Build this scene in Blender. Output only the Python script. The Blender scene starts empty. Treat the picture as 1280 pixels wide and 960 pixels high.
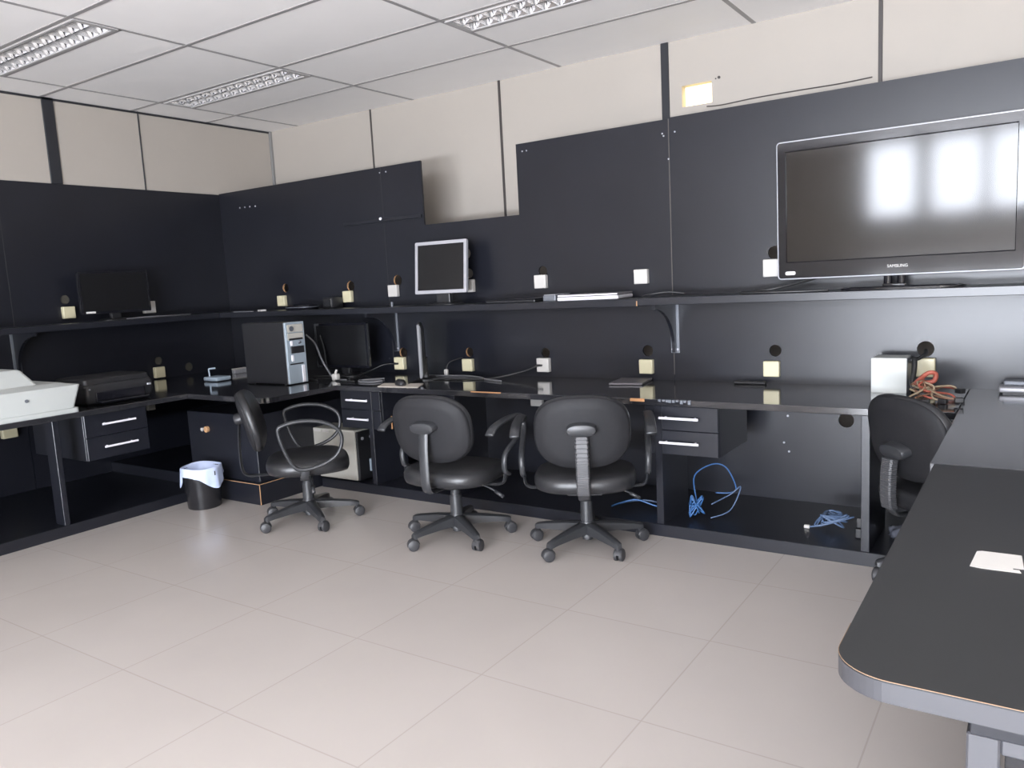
import bpy, bmesh, math, random
from math import sin, cos, pi, radians
from mathutils import Vector, Matrix
random.seed(7)
SC = bpy.context.scene
COL = SC.collection

# ------------------------------------------------------------------ materials
def mat(name, col, rough=0.5, metal=0.0, spec=0.5, noise=0.0, nscale=30, bump=0.0, coat=0.0, emit=None):
    m = bpy.data.materials.new(name); m.use_nodes = True
    nt = m.node_tree; b = nt.nodes['Principled BSDF']
    b.inputs['Base Color'].default_value = (*col, 1)
    b.inputs['Roughness'].default_value = rough
    b.inputs['Metallic'].default_value = metal
    b.inputs['Specular IOR Level'].default_value = spec
    b.inputs['Coat Weight'].default_value = coat
    b.inputs['Coat Roughness'].default_value = 0.08
    if emit:
        b.inputs['Emission Color'].default_value = (*emit[0], 1)
        b.inputs['Emission Strength'].default_value = emit[1]
    if noise or bump:
        tc = nt.nodes.new('ShaderNodeTexCoord')
        n = nt.nodes.new('ShaderNodeTexNoise'); n.inputs['Scale'].default_value = nscale
        n.inputs['Detail'].default_value = 4
        nt.links.new(tc.outputs['Object'], n.inputs['Vector'])
        if noise:
            mx = nt.nodes.new('ShaderNodeMix'); mx.data_type = 'RGBA'
            mx.inputs['A'].default_value = (*[c*(1-noise) for c in col], 1)
            mx.inputs['B'].default_value = (*[min(1, c*(1+noise)) for c in col], 1)
            nt.links.new(n.outputs['Fac'], mx.inputs['Factor'])
            nt.links.new(mx.outputs['Result'], b.inputs['Base Color'])
        if bump:
            bp = nt.nodes.new('ShaderNodeBump'); bp.inputs['Strength'].default_value = bump
            bp.inputs['Distance'].default_value = 0.002
            nt.links.new(n.outputs['Fac'], bp.inputs['Height'])
            nt.links.new(bp.outputs['Normal'], b.inputs['Normal'])
    return m

M = {}
M['panel'] = mat('black_laminate_panel', (.0088, .0095, .0140), .31, spec=.42, noise=.25, nscale=3)
M['desk'] = mat('black_laminate_desktop', (.020, .020, .023), .10, spec=.6, noise=.2, nscale=4, coat=.5)
M['deskmatte'] = mat('black_laminate_worn', (.022, .023, .025), .45, spec=.5, noise=.12, nscale=5)
M['carcass'] = mat('black_laminate_carcass', (.010, .0108, .0155), .31, spec=.5, noise=.2, nscale=4)
M['deskglare'] = mat('black_laminate_glare', (.055, .055, .062), .16, noise=.1, nscale=4, coat=.5)  # lighter base colour puts the return desk's glare into the laminate
M['wood'] = mat('raw_chipboard', (.44, .25, .125), .8, noise=.25, nscale=60)
M['cream'] = mat('cream_partition', (.37, .336, .298), .55, spec=.3, noise=.035, nscale=2.5)
M['creamwall'] = mat('cream_paint', (.60, .56, .50), .7, noise=.03, nscale=3)
M['ceil'] = mat('ceiling_tile', (.93, .905, .885), .85, spec=.2, noise=.02, nscale=5, bump=.1)
M['tbar'] = mat('grey_tee_bar', (.33, .315, .31), .5)
M['stile'] = mat('black_stile', (.015, .016, .02), .45)
M['greystile'] = mat('grey_stile', (.20, .195, .19), .45)
M['brownstile'] = mat('dark_brown_stile', (.045, .038, .036), .5)
M['lampwhite'] = mat('grey_enamel', (.42, .405, .40), .5)
M['mirror'] = mat('bright_aluminium', (.40, .40, .42), .12, metal=1)
M['louvre'] = mat('louvre_aluminium', (.95, .95, .95), .25, metal=.75)
M['tube'] = mat('fluorescent_tube', (.85, .85, .85), .25)
M['black'] = mat('black_plastic', (.014, .014, .016), .42, noise=.15, nscale=40)
M['glossblack'] = mat('gloss_black_plastic', (.008, .008, .011), .07, spec=.5)
M['screen'] = mat('dark_screen', (.006, .006, .007), .32, spec=.4)
M['tvscreen'] = mat('tv_glass', (.010, .0085, .008), .095, spec=.5)
M['silver'] = mat('silver_plastic', (.42, .42, .45), .35, metal=.35)
M['chrome'] = mat('brushed_steel', (.80, .79, .82), .30, metal=.85)
M['handle'] = mat('satin_handle', (.85, .83, .88), .38, metal=.15)
M['outlet'] = mat('aged_cream_plastic', (.54, .495, .335), .35, noise=.04, nscale=30)
M['outletw'] = mat('white_plastic', (.49, .47, .445), .35, noise=.03, nscale=30)
M['hole'] = mat('shaded_hole', (.05, .045, .035), .6)
M['seat'] = mat('black_leatherette', (.020, .020, .022), .38, noise=.2, nscale=60, bump=.25)
M['shell'] = mat('charcoal_backrest_cover', (.016, .016, .018), .6, spec=.25, noise=.15, nscale=60, bump=.2)
M['chairplast'] = mat('chair_plastic', (.03, .031, .034), .38, noise=.1, nscale=40)
M['rib'] = mat('ribbed_grey_plastic', (.06, .06, .064), .42)
M['caster'] = mat('caster_nylon', (.035, .035, .038), .45)
M['beige'] = mat('beige_steel', (.40, .385, .345), .5, noise=.05, nscale=8)
M['bluegrey'] = mat('blue_grey_plastic', (.30, .36, .42), .35)
M['towerfront'] = mat('silver_blue_front', (.42, .49, .55), .33, metal=.4)
M['white'] = mat('white_casing', (.47, .49, .475), .42, noise=.03, nscale=10)
M['paper'] = mat('paper', (.62, .605, .58), .8, noise=.03, nscale=30)
M['tanpaper'] = mat('tan_paper', (.55, .50, .44), .75)
M['bag'] = mat('pale_blue_bag', (.55, .63, .84), .5, noise=.05, nscale=20, bump=.3)
M['bin'] = mat('black_bin_plastic', (.012, .012, .014), .22)
M['cableblack'] = mat('black_cable', (.018, .018, .019), .35)
M['cablegrey'] = mat('grey_cable', (.16, .16, .17), .4)
M['cableblue'] = mat('blue_network_cable', (.035, .105, .26), .4)
M['cablepale'] = mat('pale_blue_cable', (.085, .13, .22), .45)
M['wirebrown'] = mat('brown_wire', (.20, .105, .065), .5)
M['wirered'] = mat('red_wire', (.36, .09, .06), .45)
M['wiretan'] = mat('tan_wire', (.36, .28, .19), .5)
M['greyplate'] = mat('grey_plate', (.12, .11, .12), .45)
M['laptop'] = mat('laptop_silver', (.62, .60, .63), .38, metal=.2)
M['laptopdark'] = mat('laptop_lid', (.17, .16, .17), .35, metal=.3)
M['legmetal'] = mat('grey_painted_leg', (.065, .065, .072), .4)
M['monframe'] = mat('dull_grey_frame', (.15, .15, .16), .55)
M['wornedge'] = mat('worn_brown_edge', (.24, .155, .095), .8)
M['edgeband'] = mat('glare_edge_band', (.05, .05, .056), .40)  # greyer than the desktop: window reflection on the edge put into its colour
M['orange'] = mat('exposed_edge_orange', (.50, .25, .11), .7)
M['plasticbag'] = mat('milky_plastic', (.12, .125, .15), .25, noise=.3, nscale=25, bump=.5)
M['glowwall'] = mat('warm_room_wall', (.85, .80, .62), .7)
M['steelgrey'] = mat('grey_metal', (.14, .15, .17), .4, metal=.3)

def floor_mat():
    m = bpy.data.materials.new('porcelain_floor'); m.use_nodes = True
    nt = m.node_tree; b = nt.nodes['Principled BSDF']; L = nt.links.new
    tc = nt.nodes.new('ShaderNodeTexCoord'); mp = nt.nodes.new('ShaderNodeMapping')
    mp.inputs['Location'].default_value = (-4.22 + .56*20, .86 + .56*20, 0)
    br = nt.nodes.new('ShaderNodeTexBrick')
    br.offset = 0; br.squash = 1
    br.inputs['Scale'].default_value = 1; br.inputs['Brick Width'].default_value = .56
    br.inputs['Row Height'].default_value = .56; br.inputs['Mortar Size'].default_value = .0028
    br.inputs['Mortar Smooth'].default_value = .4
    br.inputs['Color1'].default_value = (.485, .445, .415, 1); br.inputs['Color2'].default_value = (.50, .46, .43, 1)
    br.inputs['Mortar'].default_value = (.42, .38, .35, 1)
    L(tc.outputs['Object'], mp.inputs['Vector']); L(mp.outputs['Vector'], br.inputs['Vector'])
    n = nt.nodes.new('ShaderNodeTexNoise'); n.inputs['Scale'].default_value = 2.2; n.inputs['Detail'].default_value = 5
    L(tc.outputs['Object'], n.inputs['Vector'])
    mx = nt.nodes.new('ShaderNodeMix'); mx.data_type = 'RGBA'; mx.blend_type = 'MULTIPLY'
    mx.inputs['Factor'].default_value = .10
    L(br.outputs['Color'], mx.inputs['A']); L(n.outputs['Fac'], mx.inputs['B'])
    L(mx.outputs['Result'], b.inputs['Base Color'])
    b.inputs['Roughness'].default_value = .24
    b.inputs['Specular IOR Level'].default_value = .45
    return m
M['floor'] = floor_mat()

# ------------------------------------------------------------------ mesh kit
class MB:
    def __init__(s): s.bm = bmesh.new()
    def _mi(s, faces, mi):
        for f in faces: f.material_index = mi
    def box(s, lo, hi, bev=0.0, seg=2, mi=0, M4=None):
        lo = Vector(lo); hi = Vector(hi)
        r = bmesh.ops.create_cube(s.bm, size=1)
        vs = r['verts']; c = (lo+hi)/2; d = hi-lo
        for v in vs: v.co = Vector((v.co.x*d.x, v.co.y*d.y, v.co.z*d.z)) + c
        fs = set(f for v in vs for f in v.link_faces)
        if bev:
            es = set(e for v in vs for e in v.link_edges)
            r2 = bmesh.ops.bevel(s.bm, geom=list(es), offset=bev, segments=seg, affect='EDGES', profile=.5)
            fs = set(f for v in r2['verts'] for f in v.link_faces) | set(f for f in fs if f.is_valid)
            vs = list(set(v for f in fs for v in f.verts))
        s._mi(fs, mi)
        if M4 is not None: bmesh.ops.transform(s.bm, matrix=M4, verts=list(vs))
        return s
    def cyl(s, a, b, r1, r2=None, n=20, mi=0, caps=True):
        a = Vector(a); b = Vector(b); r2 = r1 if r2 is None else r2
        d = b-a
        q = d.to_track_quat('Z', 'Y').to_matrix().to_4x4()
        r = bmesh.ops.create_cone(s.bm, cap_ends=caps, segments=n, radius1=r1, radius2=r2, depth=d.length,
                                  matrix=Matrix.Translation((a+b)/2) @ q)
        s._mi(set(f for v in r['verts'] for f in v.link_faces), mi)
        return s
    def ball(s, c, r, scale=(1, 1, 1), n=14, mi=0):
        rr = bmesh.ops.create_uvsphere(s.bm, u_segments=n, v_segments=max(6, n//2), radius=r,
                                       matrix=Matrix.Translation(c) @ Matrix.Diagonal((*scale, 1)))
        s._mi(set(f for v in rr['verts'] for f in v.link_faces), mi)
        return s
    def loft(s, rings, closed_ends=True, mi=0, wrap=True):
        vr = [[s.bm.verts.new(p) for p in ring] for ring in rings]
        n = len(rings[0]); fs = []
        for i in range(len(vr)-1):
            for k in range(n if wrap else n-1):
                k2 = (k+1) % n
                fs.append(s.bm.faces.new((vr[i][k], vr[i][k2], vr[i+1][k2], vr[i+1][k])))
        if closed_ends:
            fs.append(s.bm.faces.new(list(reversed(vr[0])))); fs.append(s.bm.faces.new(vr[-1]))
        s._mi(fs, mi); return s
    def loop_tube(s, rings, mi=0):
        vr = [[s.bm.verts.new(p) for p in ring] for ring in rings]
        n = len(rings[0]); m = len(rings)
        for i in range(m):
            j = (i+1) % m
            for k in range(n):
                k2 = (k+1) % n
                f = s.bm.faces.new((vr[i][k], vr[i][k2], vr[j][k2], vr[j][k])); f.material_index = mi
        return s
    def tube(s, pts, r, n=8, closed=False, mi=0, flat=None, side=None):
        pts = [Vector(p) for p in pts]; m = len(pts); rings = []
        up = Vector((0, 0, 1)); prev = None
        for i, p in enumerate(pts):
            if closed: t = pts[(i+1) % m]-pts[i-1]
            else: t = pts[min(i+1, m-1)]-pts[max(i-1, 0)]
            t.normalize()
            if side is not None: u = Vector(side)
            elif prev is None: u = t.cross(up) if abs(t.dot(up)) < .95 else t.cross(Vector((1, 0, 0)))
            else: u = prev - t*prev.dot(t)
            u = (u - t*u.dot(t)).normalized(); prev = u
            w = t.cross(u)
            ra, rb = (r, r) if flat is None else flat
            rings.append([p+u*(ra*cos(2*pi*k/n))+w*(rb*sin(2*pi*k/n)) for k in range(n)])
        if closed: s.loop_tube(rings, mi)
        else: s.loft(rings, True, mi)
        return s
    def prism(s, poly, axis, a, b, mi=0):
        # poly: 2D points in the two other axes (in xyz order), extruded along axis from a to b
        def mk(p, t):
            q = list(p); q.insert(axis, t); return q
        return s.loft([[mk(p, a) for p in poly], [mk(p, b) for p in poly]], True, mi)
    def shift(s, v):
        bmesh.ops.translate(s.bm, vec=Vector(v), verts=s.bm.verts[:]); return s
    def xf(s, m4):
        bmesh.ops.transform(s.bm, matrix=m4, verts=s.bm.verts[:]); return s

def smooth_curve(pts, n=8, closed=False):
    P_ = [Vector(p) for p in pts]; out = []; m = len(P_)
    rng = range(m) if closed else range(m-1)
    for i in rng:
        if closed: p0, p1, p2, p3 = P_[i-1], P_[i], P_[(i+1) % m], P_[(i+2) % m]
        else: p0, p1, p2, p3 = P_[max(i-1, 0)], P_[i], P_[i+1], P_[min(i+2, m-1)]
        for k in range(n):
            t = k/n
            out.append(.5*((2*p1)+(-p0+p2)*t+(2*p0-5*p1+4*p2-p3)*t*t+(-p0+3*p1-3*p2+p3)*t**3))
    if not closed: out.append(P_[-1])
    return out

def obj(name, mb, m, parent=None, smooth=0, world=True):
    bm = mb.bm if isinstance(mb, MB) else mb
    if parent is not None and world:
        org = Vector((0, 0, 0)); p = parent
        while p is not None: org += p.location; p = p.parent
        bmesh.ops.translate(bm, vec=-org, verts=bm.verts[:])
    bmesh.ops.recalc_face_normals(bm, faces=bm.faces[:])
    me = bpy.data.meshes.new(name); bm.to_mesh(me); bm.free()
    for x in (m if isinstance(m, (list, tuple)) else [m]): me.materials.append(M[x] if isinstance(x, str) else x)
    if smooth: me.shade_smooth() if smooth is True else me.set_sharp_from_angle(angle=radians(smooth))
    if smooth and smooth is not True:
        for p in me.polygons: p.use_smooth = True
        me.set_sharp_from_angle(angle=radians(smooth))
    o = bpy.data.objects.new(name, me); COL.objects.link(o)
    if parent is not None: o.parent = parent
    return o

def tag(o, label, cat, group=None, kind=None):
    o['label'] = label; o['category'] = cat
    if group: o['group'] = group
    if kind: o['kind'] = kind
    return o
def thing(name, label, cat, loc=(0, 0, 0), rotz=0.0, group=None):
    o = bpy.data.objects.new(name, None); COL.objects.link(o)
    o.location = loc; o.rotation_euler = (0, 0, rotz); o.empty_display_size = .1
    return tag(o, label, cat, group)
def struct(name, mb, m, parent=None, smooth=0):
    o = obj(name, mb, m, parent, smooth)
    o['kind'] = 'structure'
    return o
def copy_tree(o, parent=None):
    c = o.copy(); COL.objects.link(c); c.parent = parent
    for ch in list(o.children): copy_tree(ch, c)
    return c

def board(outline, holes, th, mapf, rect_holes=()):
    """flat board with round / rectangular through holes; mapf(u,v,w)->xyz ; w in 0..th. Hole walls get material 1"""
    bm = bmesh.new(); edges = []
    def ring(pts):
        vs = [bm.verts.new((p[0], p[1], 0)) for p in pts]
        for i in range(len(vs)): edges.append(bm.edges.new((vs[i], vs[(i+1) % len(vs)])))
    ring(outline)
    for (cx, cy, r) in holes: ring([(cx+r*cos(2*pi*k/28), cy+r*sin(2*pi*k/28)) for k in range(28)])
    for (x0, y0, x1, y1) in rect_holes: ring([(x0, y0), (x1, y0), (x1, y1), (x0, y1)])
    bmesh.ops.triangle_fill(bm, use_beauty=True, use_dissolve=False, edges=edges)
    base = bm.faces[:]
    r = bmesh.ops.extrude_face_region(bm, geom=base, use_keep_orig=True)
    up = [g for g in r['geom'] if isinstance(g, bmesh.types.BMVert)]
    bmesh.ops.translate(bm, vec=(0, 0, th), verts=up)
    for f in bm.faces:
        zs = [v.co.z for v in f.verts]
        if max(zs)-min(zs) > th*.5:
            c = f.calc_center_median()
            for (cx, cy, rr) in holes:
                if (c.x-cx)**2+(c.y-cy)**2 < (rr*1.05)**2: f.material_index = 1
    for v in bm.verts: v.co = Vector(mapf(*v.co))
    m = MB(); m.bm.free(); m.bm = bm
    return m

def superring(w, h, n, k=40):
    out = []
    for i in range(k):
        t = 2*pi*i/k; c = cos(t); s_ = sin(t)
        out.append((abs(c)**(2/n)*w/2*(1 if c >= 0 else -1), abs(s_)**(2/n)*h/2*(1 if s_ >= 0 else -1)))
    return out
def rounded_rect(x0, y0, x1, y1, r, seg=8, corners=(1, 1, 1, 1)):
    out = []
    cs = [(x0+r, y0+r, pi, corners[0], (x0, y0)), (x1-r, y0+r, 1.5*pi, corners[1], (x1, y0)),
          (x1-r, y1-r, 0, corners[2], (x1, y1)), (x0+r, y1-r, .5*pi, corners[3], (x0, y1))]
    for cx, cy, a0, on, pt in cs:
        if on: out += [(cx+r*cos(a0+.5*pi*k/seg), cy+r*sin(a0+.5*pi*k/seg)) for k in range(seg+1)]
        else: out.append(pt)
    return out

# ------------------------------------------------------------------ room shell
XL, XR, YF, YB, H = -.345, 7.4, -7.0, 1.86, 2.606
struct('floor', MB().box((XL-.1, YF-.1, -.08), (XR+.1, YB+.1, 0)), 'floor')
FIX = [(0.0, .66, 1.25, .872), (2.5, .66, 3.75, .872), (0.0, -.60, 1.25, -.385)]
ce = board([(XL-.1, YF-.1), (XR+.1, YF-.1), (XR+.1, YB+.1), (XL-.1, YB+.1)], [], .02, lambda u, v, w: (u, v, H+w),
           rect_holes=[(a+.02, b, c-.02, d) for a, b, c, d in FIX])
ceiling = struct('ceiling', ce, 'ceil')
tb = MB(); tw = .012; dz = .002
for k in range(0, 6): tb.box((1.25*k-tw, YF, H-dz), (1.25*k+tw, YB, H+.001))
for k in range(-11, 3): tb.box((XL, .625*k-tw, H-dz-.0005), (XR, .625*k+tw, H+.001))
for a, b, c, d in FIX: tb.box((a, d+.006, H-dz), (c, d+.006+.02, H+.001))
g = obj('ceiling_grid', tb, 'tbar', ceiling)

# back wall with a hand-sized cut-out that opens on a bright room
HX0, HX1, HZ0, HZ1 = 3.318, 3.500, 2.222, 2.342
struct('wall_back', board([(XL-.1, 0), (XR+.1, 0), (XR+.1, H+.02), (XL-.1, H+.02)], [], .06, lambda u, v, w: (u, YB+w, v),
       rect_holes=[(HX0, HZ0, HX1, HZ1)]), 'cream')
nb = MB()
nx0, nx1, ny0, ny1, nz0, nz1 = HX0-.5, HX1+.25, YB+.06, YB+.75, HZ0-.35, HZ1+.35
nb.box((nx0, ny1, nz0), (nx1, ny1+.02, nz1)); nb.box((nx0-.02, ny0, nz0), (nx0, ny1, nz1)); nb.box((nx1, ny0, nz0), (nx1+.02, ny1, nz1))
nb.box((nx0, ny0, nz0-.02), (nx1, ny1, nz0)); nb.box((nx0, ny0, nz1), (nx1, ny1, nz1+.02))
struct('wall_beyond', nb, 'glowwall')
struct('wall_left', MB().box((XL-.1, YF, 0), (XL, YB, H+.02)), 'cream')
struct('wall_right', MB().box((XR, YF, 0), (XR+.1, YB, H+.02)), 'creamwall')
WX = [(3.06, 3.69), (3.83, 4.45), (4.51, 5.40), (5.48, 6.40), (6.48, 7.25)]
WIN = [(a, 1.55, b, 2.56) for a, b in WX]
WLO = [(a, .06, b, .70) for a, b in WX]  # unseen low openings, added to hold the upward fill lamps
struct('wall_front', board([(XL-.1, 0), (XR+.1, 0), (XR+.1, H+.02), (XL-.1, H+.02)], [], .12, lambda u, v, w: (u, YF-w, v),
       rect_holes=WIN+WLO), 'creamwall')
for i, (x0, z0, x1, z1) in enumerate(WIN+WLO):  # upper windows first, then the added low fill openings
    f = MB(); t = .03
    for (a, b) in (((x0, z0), (x0+t, z1)), ((x1-t, z0), (x1, z1)), ((x0+t, z0), (x1-t, z0+t)), ((x0+t, z1-t), (x1-t, z1))):
        f.box((a[0], YF-.08, a[1]), (b[0], YF-.03, b[1]))
    if x1-x0 > .7 and i < 5: f.box(((x0+x1)/2-.012, YF-.07, z0+t), ((x0+x1)/2+.012, YF-.04, z1-t))
    struct('window_and_fill_%d' % (i+1), f, 'steelgrey')

# partition stiles and top rails
def stile(name, lo, hi, m): return struct(name, MB().box(lo, hi, .002, 1), m)
stile('trim_1', (.818-.007, YB-.008, 1.2), (.818+.007, YB+.001, H), 'brownstile')
stile('trim_2', (2.016-.009, YB-.008, 1.2), (2.016+.009, YB+.001, H), 'brownstile')
stile('trim_3', (3.217-.024, YB-.010, 1.2), (3.217+.024, YB+.001, H), 'stile')
stile('trim_4', (4.398-.010, YB-.008, 1.2), (4.398+.010, YB+.001, H), 'brownstile')
stile('trim_5', (XL, YB-.022, 1.2), (XL+.022, YB, H), 'greystile')
stile('trim_6', (XL-.001, .0, 2.051), (XL+.010, .075, H), 'stile')
stile('trim_7', (XL-.001, .665, 2.051), (XL+.006, .675, H), 'stile')
stile('trim_8', (XL-.001, -1.2, 2.051), (XL+.006, -1.19, H), 'stile')
stile('trim_9', (XL-.001, YF, H-.016), (XL+.010, YB-.02, H-.003), 'stile')
# dark groove / cable along the back wall below the cut-out
pts = smooth_curve([(3.47, YB-.004, 2.202), (3.56, YB-.004, 2.196), (3.75, YB-.004, 2.203), (4.0, YB-.004, 2.203), (4.2, YB-.004, 2.201), (4.36, YB-.004, 2.206)], 6)
struct('wall_cable', MB().tube(pts, .0035, 6), 'brownstile')
sc_ = MB()
for (x, z, r) in ((3.545, 2.352, .008),): sc_.cyl((x, YB+.002, z), (x, YB-.006, z), r, n=10).cyl((x-.02, YB+.002, z-.004), (x-.02, YB-.004, z-.004), r*.5, n=8)
tag(obj('wall_plug', sc_, 'brownstile'), 'small dark plug in the cream wall just right of the bright opening', 'plug')

# ------------------------------------------------------------------ ceiling lights
def ceiling_light(x0, y0, x1, y1, label):
    t = thing('ceiling_light', label, 'ceiling light', (x0, y0, H), group='recessed ceiling lights')
    fr = MB(); b = .022; z0, z1 = H-.006, H+.004
    fr.box((x0+.005, y0-.004, z0), (x0+b+.012, y1+.004, z1)); fr.box((x1-b-.012, y0-.004, z0), (x1-.005, y1+.004, z1))
    fr.box((x0+b+.012, y0-.004, z0), (x1-b-.012, y0+.010, z1)); fr.box((x0+b+.012, y1-.014, z0), (x1-b-.012, y1+.004, z1))
    fr.box((x0+.02, y0-.002, H+.085), (x1-.02, y1+.002, H+.09))
    obj('frame', fr, 'lampwhite', t)
    ym = (y0+y1)/2
    for (a, b_) in ((y0+.010, ym-.003), (ym+.003, y1-.014)):
        c = (a+b_)/2; hw = (b_-a)/2
        prof = [(c+hw*s, H+.001+.075*(1-abs(s)**2.2)) for s in [-1+2*i/14 for i in range(15)]]
        rf = MB()
        outer = [(p[0], p[1]+.004) for p in reversed(prof)]
        rf.loft([[(x, q[0], q[1]) for q in prof+outer] for x in (x0+.034, x1-.034)], True)
        obj('reflector', rf, 'mirror', t, smooth=35)
        n = 13; first = None
        for k in range(n+1):
            x = x0+.044+(x1-x0-.088)*k/n
            if first is None:      # wedge blade: thin below, wide above, notched by the trough
                lv = MB(); rows = []
                for j in range(9):
                    s = -1+2*j/8; zt = max(.075*(1-abs(s)**2.2), .003)
                    row = []
                    for sg in (-1, 1):
                        seq = [.0010+.019*(v/5)**1.5 for v in range(6)]; zz = [-.002+zt*.72*(v/5) for v in range(6)]
                        pr = [(sg*q, z_) for q, z_ in zip(seq, zz)]
                        row += pr if sg > 0 else list(reversed(pr))
                    rows.append([(p[0], c+hw*.985*s, H+p[1]) for p in row])
                lv.loft(rows, True)
                first = obj('louvre_blade', lv.shift((x, 0, 0)), 'louvre', t, smooth=50); fx = x
            else:
                d_ = first.copy(); COL.objects.link(d_); d_.parent = t; d_.location = (x-fx, 0, 0)
        obj('lamp_tube', MB().cyl((x0+.05, c, H+.052), (x1-.05, c, H+.052), .013, n=12), 'tube', t, smooth=40)
    return t
ceiling_light(*FIX[0], 'recessed louvred ceiling light nearest the back left corner')
ceiling_light(*FIX[1], 'recessed louvred ceiling light cut by the top of the photo, right of centre')
ceiling_light(*FIX[2], 'recessed louvred ceiling light at the upper left edge of the photo, nearest the camera')

# ------------------------------------------------------------------ black wall panels
PY = 1.284; PX = -.335
def bpanel(x0, x1, z1, holes, label, rim='wood'):
    o = obj('wall_panel', board([(x0, 0), (x1, 0), (x1, z1), (x0, z1)], holes, .014, lambda u, v, w: (u, PY+w, v)), ['panel', rim])
    return tag(o, label, 'wall panel')
ht = 2.056; g_ = .0015
bpanel(PX, 1.405-g_, ht, [(.356, 1.289, .033), (1.045, 1.275, .037)], 'tall black laminate wall panel in the back left corner, behind the tower computer')
bpanel(1.405+g_, 1.757, ht, [(1.492, 1.296, .037), (1.497, .803, .035)], 'narrow black laminate wall panel with a free right edge against the cream wall')
bpanel(1.757+.0, 2.50, 1.645, [(2.066, .812, .030), (2.085, 1.44, .035), (2.10, 1.315, .03)], 'low black laminate wall panel behind the silver square monitor')
bpanel(2.50, 3.465-g_, ht, [(2.648, 1.302, .030), (2.641, .812, .030), (3.31, .828, .031)], 'tall black laminate wall panel behind the closed silver laptop', 'black')
bpanel(3.465+g_, 5.95, 2.062, [(4.012, 1.325, .034), (4.010, .833, .030), (4.690, .845, .036), (4.349, .492, .036)], 'tall wide black laminate wall panel behind the television', 'black')
def lpanel(y0, y1, z1, holes, label):
    o = obj('wall_panel', board([(y0, 0), (y1, 0), (y1, z1), (y0, z1)], holes, .01, lambda u, v, w: (PX-w, u, v)), ['panel', 'black'])
    for (y, z, r) in holes: obj('hole_shade', MB().cyl((PX-.0095, y, z), (PX-.006, y, z), r*.999, n=28), 'hole', o)  # dark disc paints the shade inside each hole
    return tag(o, label, 'wall panel')
lpanel(-.345+g_, PY, 2.05, [(-.01, 1.285, .03), (.615, .80, .03), (.86, .725, .032)], 'black laminate wall panel on the left wall behind the dark shelf monitor')
lpanel(-2.6, -.345-g_, 2.045, [], 'black laminate wall panel cut off by the left edge of the photo')

M['seam'] = mat('pale_edge_strip', (.07, .06, .053), .6)
M['seamdark'] = mat('dark_edge_strip', (.025, .024, .025), .6)
for nm, i_ in (('wall_panel.001', 1.405), ('wall_panel.004', 3.465)):
    obj('edge_strip', MB().box((i_-.0022, PY-.0012, .70), (i_+.0022, PY+.003, 2.054)), 'seamdark' if i_ < 2 else 'seam', bpy.data.objects[nm])
obj('edge_strip', MB().box((PX-.002, -.347, .70), (PX+.0012, -.3435, 2.045)), 'seamdark', bpy.data.objects['wall_panel.006'])
# joint strips and small screws in the panels
tag(obj('panel_batten', MB().box((1.034, PY-.012, 1.695), (1.742, PY, 1.715), .002).box((1.05, PY-.004, 1.690), (1.742, PY, 1.695)), 'carcass'), 'narrow black batten screwed flat across the panel joint left of the silver monitor', 'batten')
def screw(x, z, r=.008, m='handle', lab='small pale screw head in the black back panels', y=PY):
    b = MB().cyl((x, y+.003, z), (x, y-.004, z), r, r*.8, n=12).box((x-r*.6, y-.0046, z-.0008), (x+r*.6, y-.0036, z+.0008))
    return tag(obj('screw', b, m), lab, 'screw', 'screws in the back panels')
screw(1.386, 1.716, .011, lab='bright screw head in the middle of the black batten', y=PY-.012)
for x, z in ((-.09, 1.927), (-.03, 1.926), (.03, 1.925), (.095, 1.922)):
    screw(x, z, .007, 'silver', 'small screw head in the row of four high on the left back panel')
for x, z in ((1.40, 2.02), (1.455, 2.02), (2.545, 2.01), (2.575, 2.01), (3.43, 1.985), (3.437, 1.972), (3.462, 1.85), (3.50, 1.985)):
    screw(x, z, .005, 'silver')
for x, z in ((4.07, .50), (4.05, .36), (4.075, .315)):
    screw(x, z, .006, 'silver', 'small pale screw head in the panel under the desk right of the drawers')

# ------------------------------------------------------------------ shelf + brackets
SZ0, SZ1, SY = 1.090, 1.128, .968
o = obj('wall_shelf', MB().box((PX, SY, SZ0), (3.40, PY, SZ1), .002, 1).box((3.395, SY-.0008, SZ0+.002), (3.4004, SY+.004, SZ1-.01), mi=1), ['carcass', 'wood'])
tag(o, 'long black shelf on the back wall carrying the silver monitor and the laptop', 'shelf')
o = obj('wall_shelf', MB().box((3.402, SY-.004, SZ0+.004), (5.95, PY, SZ1+.004), .002, 1), 'carcass')
tag(o, 'black shelf on the back wall under the television', 'shelf')
o = obj('wall_shelf', MB().box((PX, -2.6, SZ0), (-.04, SY-.002, SZ1), .002, 1), 'carcass')
tag(o, 'black shelf on the left wall under the dark monitor', 'shelf')
def bracket(pos, ang, label):
    t = thing('shelf_bracket', label, 'bracket', pos, ang, group='curved shelf brackets')
    # local: wall at y=0, projects to -y, top at z=0
    prof = [(0, 0), (-.285, 0), (-.285, -.022)]
    prof += [(-.285+.255*sin(a), -.022-.225*(1-cos(a))) for a in [pi/2*k/10 for k in range(1, 11)]]
    prof += [(-.03, -.27), (0, -.27)]
    obj('web', MB().prism(prof, 0, -.009, .009), 'carcass', t, world=False)
    obj('wall_plate', MB().box((-.024, -.008, -.275), (.024, 0, -.001), .002), 'steelgrey', t, world=False)
    sb = MB()
    for sx in (-.015, .015): sb.cyl((sx, 0, -.255), (sx, -.011, -.255), .006, n=10)
    obj('screw', sb, 'silver', t, world=False)
bracket((3.475, PY, SZ0+.003), 0, 'curved black shelf bracket below the shelf joint left of the television')
bracket((1.445, PY, SZ0), 0, 'curved black shelf bracket above the desk left of the edge-on monitor')
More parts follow.
